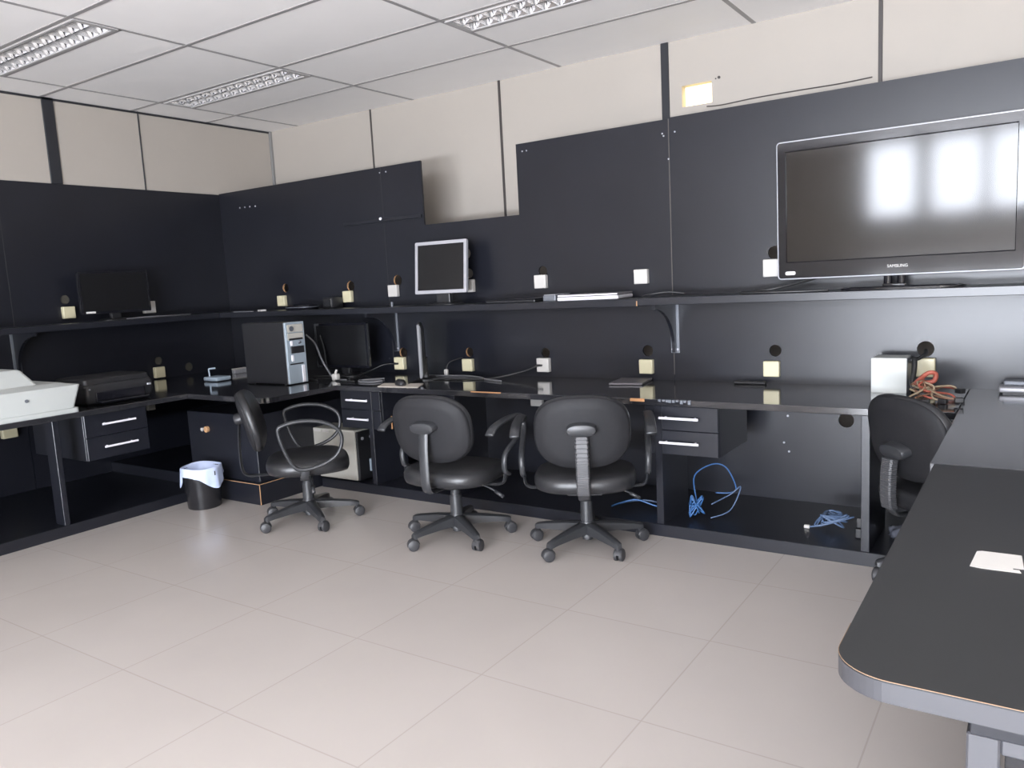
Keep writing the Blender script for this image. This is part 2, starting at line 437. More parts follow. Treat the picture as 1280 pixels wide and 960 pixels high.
bracket((PX, -.36, SZ0), pi/2, 'curved black shelf bracket on the left wall above the white machine')

# ------------------------------------------------------------------ desks
DZ, DT = .667, .030
def desk(name, label, loc): return thing(name, label, 'desk', loc)
BF = .64
# back desk, long straight run
bd = desk('desk', 'long black desk along the back wall holding the drawers at the two middle chairs', (3.1, .9, 0))
obj('desktop', MB().box((1.50, BF, DZ-DT), (4.868, PY, DZ), .0025, 2), 'desk', bd)
pl = MB().box((1.30, BF, 0), (4.63, PY, .06), .002, 1)
obj('plinth', pl, 'carcass', bd)
for x, w, d in ((1.750, .035, .30), (2.395, .03, .30), (3.620, .036, .32), (4.530, .034, .40)):
    obj('leg_panel', MB().box((x, BF+.004, .06), (x+w, BF+d, DZ-DT), .002, 1), 'carcass', bd)
obj('chipped_edge', MB().box((2.545, BF-.0022, DZ-.0055), (2.745, BF+.006, DZ+.0004), .001, 1), 'orange', bd)
e = MB().box((3.50, BF-.0022, DZ-.014), (3.575, BF+.006, DZ+.0004), .001, 1); obj('chipped_edge', e, 'orange', bd)
e = MB()
for k in range(9):
    x = 3.645+.018*k+random.uniform(-.004, .004); e.box((x, BF-.002, DZ-.008-random.uniform(0, .012)), (x+.014, BF+.012, DZ+.0004), .0008, 1)
obj('chipped_edge', e, 'steelgrey', bd)
# left desk
LX = .755
ld = desk('desk', 'black desk along the left wall under the white machine and the black printer', (.2, -1, 0))
obj('desktop', MB().box((PX, -2.6, DZ-DT), (LX+.01, .10, DZ), .0025, 2), 'desk', ld)
obj('plinth', MB().box((PX, -2.6, 0), (LX, .165, .06), .002, 1), 'carcass', ld)
obj('leg_panel', MB().box((LX-.10, -.705, .06), (LX-.006, -.675, DZ-DT), .002, 1), 'carcass', ld)
obj('leg_panel', MB().box((LX-.10, -1.9, .06), (LX-.006, -1.87, DZ-DT), .002, 1), 'carcass', ld)
# corner desk
cd = desk('desk', 'black corner desk on a deep plinth behind the waste bin, under the tower computer', (.5, .7, 0))
obj('desktop', MB().prism(rounded_rect(PX, .103, 1.497, PY, .06, 6, (0, 1, 0, 0)), 2, DZ-DT, DZ), 'desk', cd)
pl = MB().box((PX, .168, 0), (1.285, PY-.002, .128), .002, 1)
pl.box((1.2825, .1665, .002), (1.2862, .1702, .126), mi=1).box((.80, .1672, .125), (1.285, .1690, .1285), mi=1).box((1.2838, .17, .125), (1.2856, .62, .1285), mi=1)
obj('plinth', pl, ['carcass', 'wood'], cd)
obj('cabinet', MB().box((.58, .205, .128), (1.245, 1.20, .535), .002, 1), 'carcass', cd)
kb = MB().cyl((.735, .206, .425), (.735, .192, .425), .011, n=12); obj('knob', kb, 'outletw', cd, smooth=40)
kb = MB().cyl((.782, .206, .428), (.782, .189, .428), .020, n=14); obj('knob', kb, 'wood', cd, smooth=40)
# right hand desk (return towards the camera), in two tops
rd = desk('desk', 'black return desk top joining the right end of the back desk, with a pale glare', (5.3, .5, 0))
obj('desktop', MB().box((4.872, -.243, DZ-DT), (5.95, PY, DZ), .0025, 2), 'deskglare', rd)
obj('leg_panel', MB().box((5.86, -.2, 0), (5.89, PY-.05, DZ-DT), .002, 1), 'carcass', rd)
obj('leg_panel', MB().box((5.10, -.225, 0), (5.86, -.205, DZ-DT), .002, 1), 'carcass', rd)
fd = desk('desk', 'worn black desk in the right foreground with a rounded corner and brown worn edge', (5.3, -1, 0))
ol = rounded_rect(4.884, -1.612, 5.95, -.247, .085, 12, (1, 0, 0, 0))
obj('desktop', MB().prism(ol, 2, DZ-.034, DZ), 'deskmatte', fd)
# worn brown top edge: a thin bevel strip following the rounded corner and the front
strip = [(4.884, -1.40)]+[p for p in ol[:13]][::1]
strip = [(4.8835, -1.44)]+[(p[0]-.0003*(1 if p[0] < 4.97 else 0), p[1]-.0003) for p in ol[:13]]+[(5.30, -1.6124)]
ws = MB().tube([(p[0], p[1], DZ-.0005) for p in strip], .0007, 6)
obj('worn_edge', ws, 'wornedge', fd)
eb = [(p[0]*1, p[1]) for p in ol]
ob = MB()
oa = [(4.8832, -.26)]+[(p[0]-.0008*(1 if p[0] < 4.975 else 0), p[1]-.0008*(1 if p[1] < -1.52 else 0)) for p in ol[:13]]+[(5.95, -1.6128)]
ia = [(p[0]+.004*(1 if p[0] < 4.975 else 0), p[1]+.004*(1 if p[1] < -1.52 else 0)) for p in oa]
ob.loft([[(a[0], a[1], DZ-.033), (a[0], a[1], DZ-.003), (b[0], b[1], DZ-.003), (b[0], b[1], DZ-.033)] for a, b in zip(oa, ia)], True)
obj('edge_band', ob, 'edgeband', fd)
lg = MB().box((5.058, -1.535, 0), (5.10, -1.50, DZ-.09), .003, 1).box((5.10, -1.53, DZ-.118), (5.86, -1.505, DZ-.09), .003, 1).box((5.10, -1.53, .05), (5.86, -1.505, .09), .003, 1).box((5.86, -1.535, 0), (5.90, -1.50, DZ-.09), .003, 1)
obj('leg_frame', lg, 'legmetal', fd)
obj('apron', MB().box((5.062, -1.54, DZ-.09), (5.90, -1.50, DZ-.034), .002, 1), 'carcass', fd)
obj('leg_panel', MB().box((5.85, -1.4, 0), (5.88, -.27, DZ-.034), .002, 1), 'carcass', fd)
obj('back_panel', MB().box((5.105, -1.50, .09), (5.86, -1.485, DZ-.118), .001, 1), 'bin', fd)
# paper label stuck on the foreground desk
pp = MB().prism([(5.030, -1.082), (5.036, -.990), (5.045, -.984), (5.112, -.983), (5.117, -1.06), (5.108, -1.064), (5.113, -1.084), (5.050, -1.086)], 2, DZ, DZ+.0012)
pp.box((5.100, -1.071, DZ+.0012), (5.112, -1.066, DZ+.0016), mi=1)
tag(obj('paper_label', pp, ['paper', 'black']), 'torn white paper label on the worn foreground desk', 'label')

# ------------------------------------------------------------------ drawer units
def drawer_unit(w, d, h, label, loc, rz):
    """local: front at y=0 facing -y, x centred, top at z=0"""
    t = thing('drawer_unit', label, 'drawer unit', loc, rz, group='two-drawer units under the desks')
    b = MB().box((-w/2, .020, -h), (w/2, d, 0), .002, 1)
    obj('carcass', b, 'carcass', t, world=False)
    hh = (h-.006)/2
    for k in range(2):
        z1 = -.002-k*(hh+.002)
        dr = obj('drawer', MB().box((-w/2, 0, z1-hh), (w/2, .019, z1), .002, 1), 'carcass', t, world=False)
        hb = MB(); zc = z1-hh*.46
        hb.tube([(-w*.265, -.030, zc), (w*.265, -.030, zc)], .0062, 10)
        for sx in (-1, 1): hb.cyl((sx*w*.20, .001, zc), (sx*w*.20, -.03, zc), .005, n=8)
        obj('handle', hb, 'handle', dr, world=False, smooth=40)
    return t
drawer_unit(.358, .42, .235, 'black two-drawer unit under the back desk right of the third chair', (3.748, BF+.012, DZ-DT), 0)
dm = drawer_unit(.330, .42, .235, 'black two-drawer unit under the back desk above the beige computer', (1.682, BF+.012, DZ-DT), 0)
drawer_unit(.368, .60, .262, 'black two-drawer unit under the left desk below the black printer', (.735, -.345, DZ-DT), pi/2)
obj('chipped_edge', MB().box((1.848, BF+.10, .395), (1.852, BF+.106, .475)), 'orange', dm)

# ------------------------------------------------------------------ outlets
def outlet_proto(m):
    """surface box: back at y=0, projects to -y"""
    b = MB().box((-.040, -.034, -.040), (.040, 0, .040), .005, 3)
    return b
def outlet(pos, label, m='outlet', rz=0, plug=False, s=1.0, drop=False):
    t = thing('outlet_box', label, 'outlet', pos, rz, group='surface outlet boxes')
    t.scale = (s, s, s)
    obj('box', outlet_proto(m), m, t, smooth=40, world=False)
    obj('cover', MB().prism(rounded_rect(-.034, -.034, .034, .034, .006, 4), 1, -.0355, -.033), m, t, world=False)
    if plug: obj('plug', MB().box((-.030, -.050, -.006), (.002, -.0352, .006), .003, 2), 'black', t, world=False)
    return t
A_, W_ = 'outlet', 'outletw'
outlet((.325, PY, 1.193), 'cream outlet box above the back shelf nearest the room corner', A_)
outlet((1.028, PY, 1.203), 'cream outlet box above the back shelf, second from the room corner', A_)
outlet((1.465, PY, 1.228), 'white outlet box above the back shelf just left of the silver monitor', W_)
outlet((2.105, PY, 1.236), 'white outlet box half hidden behind the right edge of the silver monitor', W_)
outlet((2.643, PY, 1.240), 'white outlet box above the left end of the closed laptop', W_)
outlet((3.293, PY, 1.240), 'white outlet box above the right end of the closed laptop', W_)
outlet((4.005, PY, 1.250), 'cream outlet box at the lower left corner of the television', W_, s=1.1)
outlet((1.480, PY, .733), 'cream outlet box with a black plug, left of the edge-on monitor', A_, plug=True, s=1.08)
outlet((2.062, PY, .730), 'cream outlet box on the panel above the desk behind the second chair', A_)
outlet((2.636, PY, .740), 'white outlet box with a black plug above the desk', W_, plug=True, s=1.06)
outlet((3.308, PY, .742), 'cream outlet box above the small grey plate on the desk', A_)
outlet((3.996, PY, .742), 'cream outlet box above the desk right of the shelf bracket', A_)
outlet((4.690, PY, .762), 'cream outlet box behind the bundle of brown wires', A_, s=1.08)
outlet((2.575, PY, .525), 'white outlet box below the desk top beside the third chair', W_)
outlet((PX, -.005, 1.198), 'cream outlet box above the left shelf, left of the dark monitor', A_, pi/2)
outlet((PX, .575, 1.200), 'white outlet box behind the lower right corner of the dark shelf monitor', W_, pi/2, s=1.1)
outlet((PX, .600, .716), 'cream outlet box on the left wall beside the black printer', A_, pi/2)
outlet((PX, -.47, .475), 'cream outlet box under the left desk below the white machine', A_, pi/2, s=1.15)
outlet((PX, .505, .475), 'small grey outlet box under the left desk right of the drawers', 'beige', pi/2, s=.75)

# ------------------------------------------------------------------ monitors and TV
def monitor(label, loc, rz, w, h, bez, frame, scr, zb, stand='plain', depth=.05, tilt=0, basew=.20, based=.15, neck=.035):
    """local: screen faces -y, centre x=0, base on z=0, bottom edge of the frame at z=zb"""
    t = thing('monitor', label, 'monitor', loc, rz)
    R4 = Matrix.Translation((0, 0, zb)) @ Matrix.Rotation(tilt, 4, 'X')
    f = board(rounded_rect(-w/2, 0, w/2, h, .008, 4), [], depth*.4, lambda u, v, w_: (u, w_, v), rect_holes=[(-w/2+bez, bez*1.05, w/2-bez, h-bez)])
    obj('bezel', f.xf(R4), frame, t, world=False)
    s = MB().box((-w/2+bez-.002, .003, bez-.002), (w/2-bez+.002, .012, h-bez+.002))
    obj('screen', s.xf(R4), scr, t, world=False)
    bk = MB()
    r0 = rounded_rect(-w/2+.004, .004, w/2-.004, h-.004, .01, 4); r1 = rounded_rect(-w*.36, h*.12, w*.36, h*.88, .02, 4)
    bk.loft([[(p[0], depth*.38, p[1]) for p in r0], [(p[0], depth*.6, p[1]) for p in r0], [(p[0], depth, p[1]) for p in r1]], True)
    obj('back_cover', bk.xf(R4), 'black', t, world=False)
    st = MB().box((-neck, depth*.5, .008), (neck, depth*.5+.03, zb+h*.35), .006, 2)
    obj('stand_neck', st, 'black', t, world=False)
    bs = MB(); ring = superring(basew, based, 3.2)
    bs.loft([[(p[0], p[1]+.04, 0) for p in ring], [(p[0], p[1]+.04, .006) for p in ring], [(p[0]*.85, p[1]*.85+.04, .013) for p in ring]], True)
    obj('stand_base', bs, 'black', t, smooth=40, world=False)
    return t
m1 = monitor('silver framed square monitor standing on the back shelf', (2.012, 1.09, SZ1), radians(4), .388, .325, .020, 'silver', 'screen', .072, basew=.24, based=.18, tilt=radians(-6), neck=.052)
m2 = monitor('dark wide monitor standing on the left wall shelf', (-.17, .255, SZ1), pi/2, .495, .285, .014, 'glossblack', 'screen', .050, basew=.20, based=.14)
obj('sticker', MB().box((-.22, -.003, .055), (-.155, .0, .068), .002, 1), 'paper', m2, world=False)
m3 = monitor('black square monitor on the corner desk beside the tower computer', (1.165, 1.03, DZ), radians(5), .46, .305, .016, 'glossblack', 'screen', .058, basew=.22, based=.16)
m4 = monitor('thin monitor seen edge-on on the back desk behind the second chair', (1.885, 1.0, DZ), radians(-51), .36, .33, .015, 'monframe', 'screen', .025, depth=.035, basew=.16, based=.12)

tv = thing('television', 'large flat television on a stand at the right end of the back shelf', 'television', (4.565, 1.15, SZ1+.004))
tx0, tx1, tz0, tz1, ty = 4.068, 5.062, 1.197, 1.828, 1.138
fr = board(rounded_rect(tx0, tz0, tx1, tz1, .012, 4), [], .030, lambda u, v, w: (u, ty+w, v), rect_holes=[(tx0+.036, tz0+.075, tx1-.032, tz1-.042)])
obj('bezel', fr, 'glossblack', tv)
obj('screen', MB().box((tx0+.034, ty+.008, tz0+.073), (tx1-.030, ty+.02, tz1-.040)), 'tvscreen', tv)
rim = MB(); rp = rounded_rect(tx0-.003, tz0-.003, tx1+.003, tz1+.003, .014, 4)
rim.tube([(p[0], ty+.012, p[1]) for p in rp], .0045, 8, closed=True, side=(0, 1, 0))
obj('rim', rim, 'silver', tv, smooth=50)
ib = MB().tube([(p[0], ty+.001, p[1]) for p in ((tx0+.036, tz1-.042), (tx0+.036, tz0+.075), (tx1-.032, tz0+.075), (tx1-.032, tz1-.042))], .003, 6, closed=True, side=(0, 1, 0))
obj('inner_trim', ib, 'glossblack', tv)
bk = MB(); bk.loft([[(p[0], ty+.03, p[1]) for p in rounded_rect(tx0+.01, tz0+.01, tx1-.01, tz1-.01, .02, 4)], [(p[0], ty+.075, p[1]) for p in rounded_rect(tx0+.12, tz0+.08, tx1-.12, tz1-.12, .03, 4)]], True)
obj('back_cover', bk, 'black', tv)
obj('stand_neck', MB().cyl((4.545, ty+.04, 1.14), (4.545, ty+.04, 1.215), .018, n=14).cyl((4.60, ty+.04, 1.14), (4.60, ty+.04, 1.215), .018, n=14).box((4.525, ty+.015, 1.14), (4.62, ty+.06, 1.155), .004), 'glossblack', tv, smooth=40)
sb = MB(); ring = superring(.50, .24, 3.5)
z_ = SZ1+.004
sb.loft([[(4.61+p[0], 1.125+p[1], z_) for p in ring], [(4.61+p[0], 1.125+p[1], z_+.009) for p in ring], [(4.61+p[0]*.95, 1.125+p[1]*.93, z_+.014) for p in ring]], True)
obj('stand_base', sb, 'glossblack', tv, smooth=40)
def text_mesh(body, size, loc, rot, name, m, parent, depth=.0004):
    c = bpy.data.curves.new(name, 'FONT'); c.body = body; c.size = size; c.extrude = depth; c.align_x = 'CENTER'; c.align_y = 'CENTER'
    tmp = bpy.data.objects.new(name, c); COL.objects.link(tmp)
    dg = bpy.context.evaluated_depsgraph_get(); me = bpy.data.meshes.new_from_object(tmp.evaluated_get(dg))
    COL.objects.unlink(tmp); bpy.data.objects.remove(tmp); bpy.data.curves.remove(c)
    bm = bmesh.new(); bm.from_mesh(me); bpy.data.meshes.remove(me)
    bmesh.ops.transform(bm, matrix=Matrix.Translation(loc) @ rot, verts=bm.verts[:])
    return obj(name, bm, m, parent)
text_mesh('SAMSUNG', .0185, (4.588, ty-.0006, 1.232), Matrix.Rotation(pi/2, 4, 'X'), 'logo', 'paper', tv, .0006)
st = obj('sticker', MB().prism(rounded_rect(4.100, 1.212, 4.147, 1.229, .007, 4), 1, ty-.0012, ty), 'paper', tv)

TVT = radians(1.0)
for ch in tv.children:
    if ch.name.split('.')[0] in ('stand_base', 'stand_neck'): continue
    piv = Vector((0, 0, 1.50-tv.location.z))
    ch.matrix_local = Matrix.Translation(piv) @ Matrix.Rotation(TVT, 4, 'X') @ Matrix.Translation(-piv)

# ------------------------------------------------------------------ computers
tw_ = thing('tower_computer', 'tall tower computer with a silver front standing on the corner desk', 'computer', (.96, .64, DZ))
x0, x1, y0, y1, z0, z1 = .745, 1.165, .562, .715, DZ+.006, DZ+.400
obj('case', MB().box((x0, y0, z0), (x1-.012, y1, z1), .003, 1), 'black', tw_)
fb = MB().box((x1-.012, y0, z0), (x1+.004, y1, z1), .004, 2)
obj('front_panel', fb, 'towerfront', tw_)
dr = MB()
for a, b in ((.335, .385), (.285, .330)): dr.box((x1+.004, y0+.012, DZ+a), (x1+.007, y1-.012, DZ+b), .002, 1)
obj('drive_bay', dr, 'beige', tw_)
obj('drive_bay', MB().box((x1+.004, y0+.02, DZ+.285), (x1+.0075, y1-.02, DZ+.298), .001, 1).box((x1+.004, y0+.03, DZ+.20), (x1+.0075, y1-.015, DZ+.245), .003, 1).box((x1+.004, y0+.015, DZ+.128), (x1+.007, y1-.03, DZ+.137)), 'black', tw_)
obj('button', MB().cyl((x1+.003, y0+.045, DZ+.358), (x1+.011, y0+.045, DZ+.358), .017, n=16).cyl((x1+.003, y1-.05, DZ+.270), (x1+.009, y1-.05, DZ+.262), .012, n=14), 'steelgrey', tw_, smooth=40)
obj('highlight_trim', MB().box((x1+.003, y1-.045, DZ+.01), (x1+.008, y1-.02, DZ+.120), .003, 2).box((x1+.003, y0+.03, DZ+.15), (x1+.007, y0+.05, DZ+.19), .002, 1).box((x1+.003, y0+.03, DZ+.25), (x1+.007, y0+.05, DZ+.28), .002, 1), 'handle', tw_)
ft = MB()
for fx in (x0+.05, x1-.06):
    for fy in (y0+.025, y1-.025): ft.cyl((fx, fy, DZ), (fx, fy, DZ+.008), .012, n=10)
obj('foot', ft, 'black', tw_)

bc = thing('tower_computer', 'beige-sided tower computer on the plinth below the middle drawers', 'computer', (1.4, .75, .06))
x0, x1, y0, y1, z0, z1 = 1.245, 1.615, .648, .835, .066, .385
obj('case', MB().box((x0, y0, z0), (x1, y1, z1), .006, 2), 'beige', bc)
obj('front_panel', MB().box((x1, y0+.006, z0), (x1+.02, y1, z1-.01), .006, 2), 'black', bc)
obj('button', MB().cyl((x1+.018, y0+.045, z1-.055), (x1+.026, y0+.045, z1-.055), .010, n=12).cyl((x1+.018, y0+.12, z1-.055), (x1+.026, y0+.12, z1-.055), .012, n=12), 'silver', bc)
obj('port_cover', MB().box((x1+.018, y0+.095, z0+.045), (x1+.028, y0+.165, z0+.125), .004, 2), 'bluegrey', bc)
obj('foot', MB().cyl((x0+.05, y0+.04, .06), (x0+.05, y0+.04, .068), .012, n=10).cyl((x1-.05, y0+.04, .06), (x1-.05, y0+.04, .068), .012, n=10).cyl((x0+.05, y1-.04, .06), (x0+.05, y1-.04, .068), .012, n=10).cyl((x1-.05, y1-.04, .06), (x1-.05, y1-.04, .068), .012, n=10), 'black', bc)
obj('slot_label', MB().box((1.255, .6462, .362), (1.318, .6484, .378), .0008, 1).box((1.335, .6462, .360), (1.392, .6484, .376), .0008, 1), 'outletw', bc)

# ------------------------------------------------------------------ white machine, printer
wm = thing('flatbed_scanner', 'large white office machine with a raised lid on the left desk', 'scanner', (.5, -1.0, DZ))
def flare(mb, z0, z1, b, tpl, mi=0, r=.02):
    A = rounded_rect(*b, r, 5); B = rounded_rect(*tpl, r, 5)
    mb.loft([[(p[0], p[1], z0) for p in A], [(p[0], p[1], z1) for p in B]], True, mi)
bd_ = MB(); flare(bd_, DZ+.022, DZ+.150, (.20, -1.42, .735, -.565), (.185, -1.44, .755, -.530))
obj('body', bd_, 'white', wm, smooth=30)
bl = MB(); flare(bl, DZ, DZ+.024, (.19, -1.43, .748, -.548), (.19, -1.43, .748, -.548)); obj('base_lip', bl, 'white', wm, smooth=30)
tp = MB(); flare(tp, DZ+.148, DZ+.166, (.20, -1.43, .742, -.545), (.23, -1.41, .69, -.60)); obj('deck', tp, 'white', wm, smooth=30)
lid = MB(); lid.loft([[(p[0], p[1], DZ+.160) for p in rounded_rect(.24, -1.40, .66, -.700, .02, 5)], [(p[0], p[1], DZ+.245) for p in rounded_rect(.25, -1.39, .58, -.745, .02, 5)], [(p[0], p[1], DZ+.252) for p in rounded_rect(.26, -1.38, .57, -.755, .02, 5)]], True)
obj('lid', lid, 'white', wm, smooth=30)
obj('button', MB().cyl((.744, -.815, DZ+.098), (.752, -.815, DZ+.098), .009, n=14), 'steelgrey', wm)

pr = thing('printer', 'black flat-topped printer on the left desk between the white machine and the corner', 'printer', (.45, -.23, DZ))
b = MB(); b.loft([[(p[0], p[1], z) for p in rounded_rect(.24+i_, -.435+i_, .605-i_, -.015-i_, .025, 5)] for z, i_ in ((DZ+.012, .01), (DZ+.04, .0), (DZ+.105, .0), (DZ+.118, .008))], True)
obj('body', b, 'black', pr, smooth=35)
b = MB(); b.loft([[(p[0], p[1], z) for p in rounded_rect(.25+i_, -.43+i_, .585-i_, -.02-i_, .025, 5)] for z, i_ in ((DZ+.119, 0), (DZ+.145, .003), (DZ+.152, .014))], True)
obj('scanner_lid', b, 'black', pr, smooth=35)
obj('paper_tray', MB().box((.56, -.375, DZ+.012), (.665, -.085, DZ+.024), .004, 2).box((.59, -.38, DZ+.02), (.612, -.08, DZ+.075), .004, 2), 'glossblack', pr)
obj('button', MB().box((.604, -.06, DZ+.075), (.612, -.035, DZ+.087), .002, 1).box((.604, -.415, DZ+.09), (.610, -.405, DZ+.098), .001, 1), 'silver', pr)
obj('foot', MB().box((.28, -.40, DZ), (.55, -.05, DZ+.014)), 'black', pr)

# ------------------------------------------------------------------ small things on desks and shelves
rt = thing('network_router', 'small blue-grey router with a stub antenna in the left corner of the desk', 'router', (.33, .63, DZ))
obj('case', MB().box((.27, .56, DZ+.004), (.42, .68, DZ+.032), .008, 3), 'bluegrey', rt, smooth=40)
obj('antenna', MB().cyl((.29, .60, DZ+.03), (.285, .60, DZ+.085), .006, n=10).cyl((.285, .60, DZ+.085), (.32, .63, DZ+.088), .006, n=10), 'bluegrey', rt, smooth=40)
obj('foot', MB().box((.29, .58, DZ), (.40, .66, DZ+.006)), 'black', rt)
ad = thing('power_adapter', 'small white adapter standing near the wall in the left corner', 'adapter', (.10, .93, DZ))
obj('body', MB().box((.06, .95, DZ), (.10, 1.07, DZ+.030), .006, 2), 'silver', ad); obj('cap', MB().box((.065, .945, DZ+.030), (.095, 1.06, DZ+.040), .003, 2), 'outletw', ad)
mt = MB().prism([(1.822, .536), (1.757, .745), (2.066, .69), (2.064, .467+.18)], 2, DZ, DZ+.0025)
mt = MB().prism([(1.835, .655), (1.765, .790), (2.045, .835), (2.130, .680)], 2, DZ, DZ+.0025)
tag(obj('mouse_mat', mt, 'tanpaper'), 'pale paper mat under the computer mouse on the back desk', 'mat')
ms = thing('computer_mouse', 'dark computer mouse on the pale mat on the back desk', 'mouse', (1.95, .735, DZ+.0025), radians(60))
b = MB(); ring = superring(.060, .105, 2.4, 24)
b.loft([[(p[0]*k, p[1]*k, z) for p in ring] for k, z in ((.93, 0), (1, .008), (.92, .022), (.66, .032), (.25, .036))], True)
obj('body', b, 'black', ms, smooth=True, world=False)
obj('wheel', MB().cyl((-.004, .030, .028), (.004, .030, .028), .008, n=12), 'silver', ms, smooth=40, world=False)

pz = thing('power_brick', 'small white plug adapter standing on the desk by the black monitor', 'adapter', (1.30, .83, DZ))
obj('body', MB().box((1.28, .81, DZ), (1.325, .85, DZ+.045), .010, 3), 'outletw', pz, smooth=40); obj('pin', MB().cyl((1.30, .83, DZ+.045), (1.305, .84, DZ+.07), .008, n=10), 'outletw', pz)
pg = thing('cable_plug', 'white plug on a black lead standing on the desk left of the cream outlet', 'plug', (1.93, 1.16, DZ))
obj('body', MB().box((1.942, 1.16, DZ), (1.968, 1.18, DZ+.045), .006, 2), 'outletw', pg); obj('lead', MB().tube(smooth_curve([(1.955, 1.17, DZ+.045), (1.965, 1.19, DZ+.085), (2.0, 1.24, DZ+.105), (2.022, 1.27, DZ+.11)], 6), .004, 8), 'cableblack', pg)

def cable(name, pts, r, m, label, n=8, group=None):
    return tag(obj(name, MB().tube(smooth_curve(pts, n), r, 8), m, smooth=True), label, 'cable', group)
zc = DZ+.006
cable('power_cable', [(2.612, 1.236, .742), (2.56, 1.19, .715), (2.46, 1.12, .69), (2.36, 1.08, zc), (2.20, 1.03, zc), (2.0, 1.0, zc), (1.93, .92, zc), (1.955, .80, zc)], .0055, 'cableblack', 'black lead from the plugged white outlet running left along the desk')
cable('power_cable', [(2.50, 1.0, zc), (2.36, 1.05, zc), (2.26, 1.12, zc), (2.1, 1.17, zc), (1.9, 1.14, zc), (1.79, 1.16, zc)], .0055, 'cablegrey', 'grey cable lying on the desk below the cream outlet')
cable('power_cable', [(1.455, 1.238, .733), (1.40, 1.18, .73), (1.33, 1.14, .70), (1.25, 1.12, zc), (1.19, 1.03, zc), (1.0, .92, zc)], .005, 'cableblack', 'black lead from the plugged outlet to the black square monitor')
cable('video_cable', [(.95, .92, .96), (1.02, .93, .90), (1.08, .92, .80), (1.16, .90, .72), (1.26, .86, zc), (1.40, .83, zc)], .006, 'cablegrey', 'grey cable sagging between the tower computer and the black monitor')
cable('video_cable', [(1.0, 1.0, .95), (1.04, .99, .86), (1.12, .93, .745), (1.22, .88, zc+.01), (1.35, .80, zc), (1.52, .78, zc)], .005, 'cableblack', 'black cable sagging in front of the black square monitor')
cable('power_cable', [(.55, .86, zc), (.7, .80, zc), (.9, .76, zc), (1.08, .80, zc), (1.2, .76, zc)], .005, 'cableblack', 'black cable lying on the corner desk behind the tower computer')
cable('usb_cable', [(.10, .70, zc), (.20, .62, zc), (.27, .62, zc+.008)], .004, 'cablegrey', 'thin grey cable at the back of the blue-grey router')
cable('usb_cable', [(1.50, .84, zc), (1.60, .88, zc), (1.70, .84, zc), (1.66, .78, zc), (1.55, .79, zc), (1.52, .86, zc), (1.62, .95, zc)], .005, 'cablegrey', 'coiled grey cable on the desk under the black square monitor')
zs = SZ1+.005
cable('shelf_cable', [(-.10, .27, zs), (-.08, .42, zs+.004), (-.09, .60, zs), (-.12, .78, zs)], .004, 'cablegrey', 'thin grey cable on the left shelf behind the dark monitor')
cable('shelf_cable', [(3.36, 1.12, zs), (3.42, 1.06, zs+.012), (3.52, 1.09, zs+.022), (3.60, 1.12, zs+.010)], .004, 'cableblack', 'short black cable over the joint of the two back shelves')
cable('tv_cable', [(3.90, 1.10, zs+.004), (4.02, 1.06, zs+.012), (4.12, 1.09, zs+.03), (4.22, 1.17, zs+.055), (4.24, 1.22, zs+.07)], .006, 'cableblack', 'black cable hanging from the lower left of the television to the shelf')
cable('tv_cable', [(3.92, 1.02, zs+.004), (4.05, 1.0, zs+.004), (4.2, 1.01, zs+.004), (4.32, 1.04, zs+.004)], .006, 'cableblack', 'black cable lying flat on the shelf left of the television stand')

# things on the back shelf
lp = thing('laptop', 'closed silver laptop lying on the back shelf', 'laptop', (3.1, 1.08, SZ1))
R4 = Matrix.Translation((3.09, 1.102, SZ1)) @ Matrix.Diagonal((.86, .95, 1, 1)) @ Matrix.Rotation(radians(8), 4, 'Z')
obj('base', MB().box((-.20, -.135, .003), (.20, .135, .024), .006, 2).xf(R4), 'laptop', lp)
obj('lid', MB().box((-.20, -.133, .0255), (.20, .135, .036), .005, 2).box((-.18, -.11, .036), (.18, .12, .0364)).xf(R4), 'laptopdark', lp)
obj('lid_edge', MB().box((-.196, -.136, .0262), (.196, -.130, .0345), .002, 1).xf(R4), 'laptop', lp)
obj('foot', MB().box((-.18, -.12, 0), (.18, .12, .004)).xf(R4), 'black', lp)
dl = thing('laptop', 'flat black notebook computer on the back shelf left of the silver laptop', 'laptop', (2.65, 1.08, SZ1))
obj('base', MB().box((2.42, 1.0, SZ1), (2.76, 1.22, SZ1+.016), .005, 2), 'black', dl); obj('lid', MB().box((2.42, 1.002, SZ1+.0165), (2.76, 1.22, SZ1+.024), .003, 2), 'glossblack', dl)
sw = thing('network_switch', 'small grey box at the left end of the silver laptop', 'box', (2.81, 1.12, SZ1))
obj('case', MB().box((2.79, 1.04, SZ1), (2.872, 1.22, SZ1+.034), .004, 2), 'steelgrey', sw); obj('cover', MB().box((2.793, 1.045, SZ1+.034), (2.868, 1.215, SZ1+.039), .002, 1), 'silver', sw)
rb = thing('electronic_device', 'low rounded black device on the back shelf near the corner outlet', 'device', (.72, 1.12, SZ1))
b = MB(); ring = superring(.26, .18, 2.6, 28)
b.loft([[(.73+p[0]*k, 1.10+p[1]*k, SZ1+z) for p in ring] for k, z in ((.95, 0), (1, .012), (.9, .032), (.5, .042))], True)
obj('body', b, 'glossblack', rb, smooth=40); obj('trim', MB().tube([(.73+p[0]*.99, 1.10+p[1]*.99, SZ1+.018) for p in ring], .0025, 6, closed=True, side=(0, 0, 1)), 'steelgrey', rb)
bx = thing('storage_box', 'small black cube on the back shelf left of the second cream outlet', 'box', (.98, 1.2, SZ1))
obj('body', MB().box((.90, 1.14, SZ1), (1.0, 1.24, SZ1+.075), .006, 2), 'black', bx, smooth=40); obj('grille', MB().box((.91, 1.136, SZ1+.01), (.99, 1.141, SZ1+.065), .002, 1), 'bin', bx)
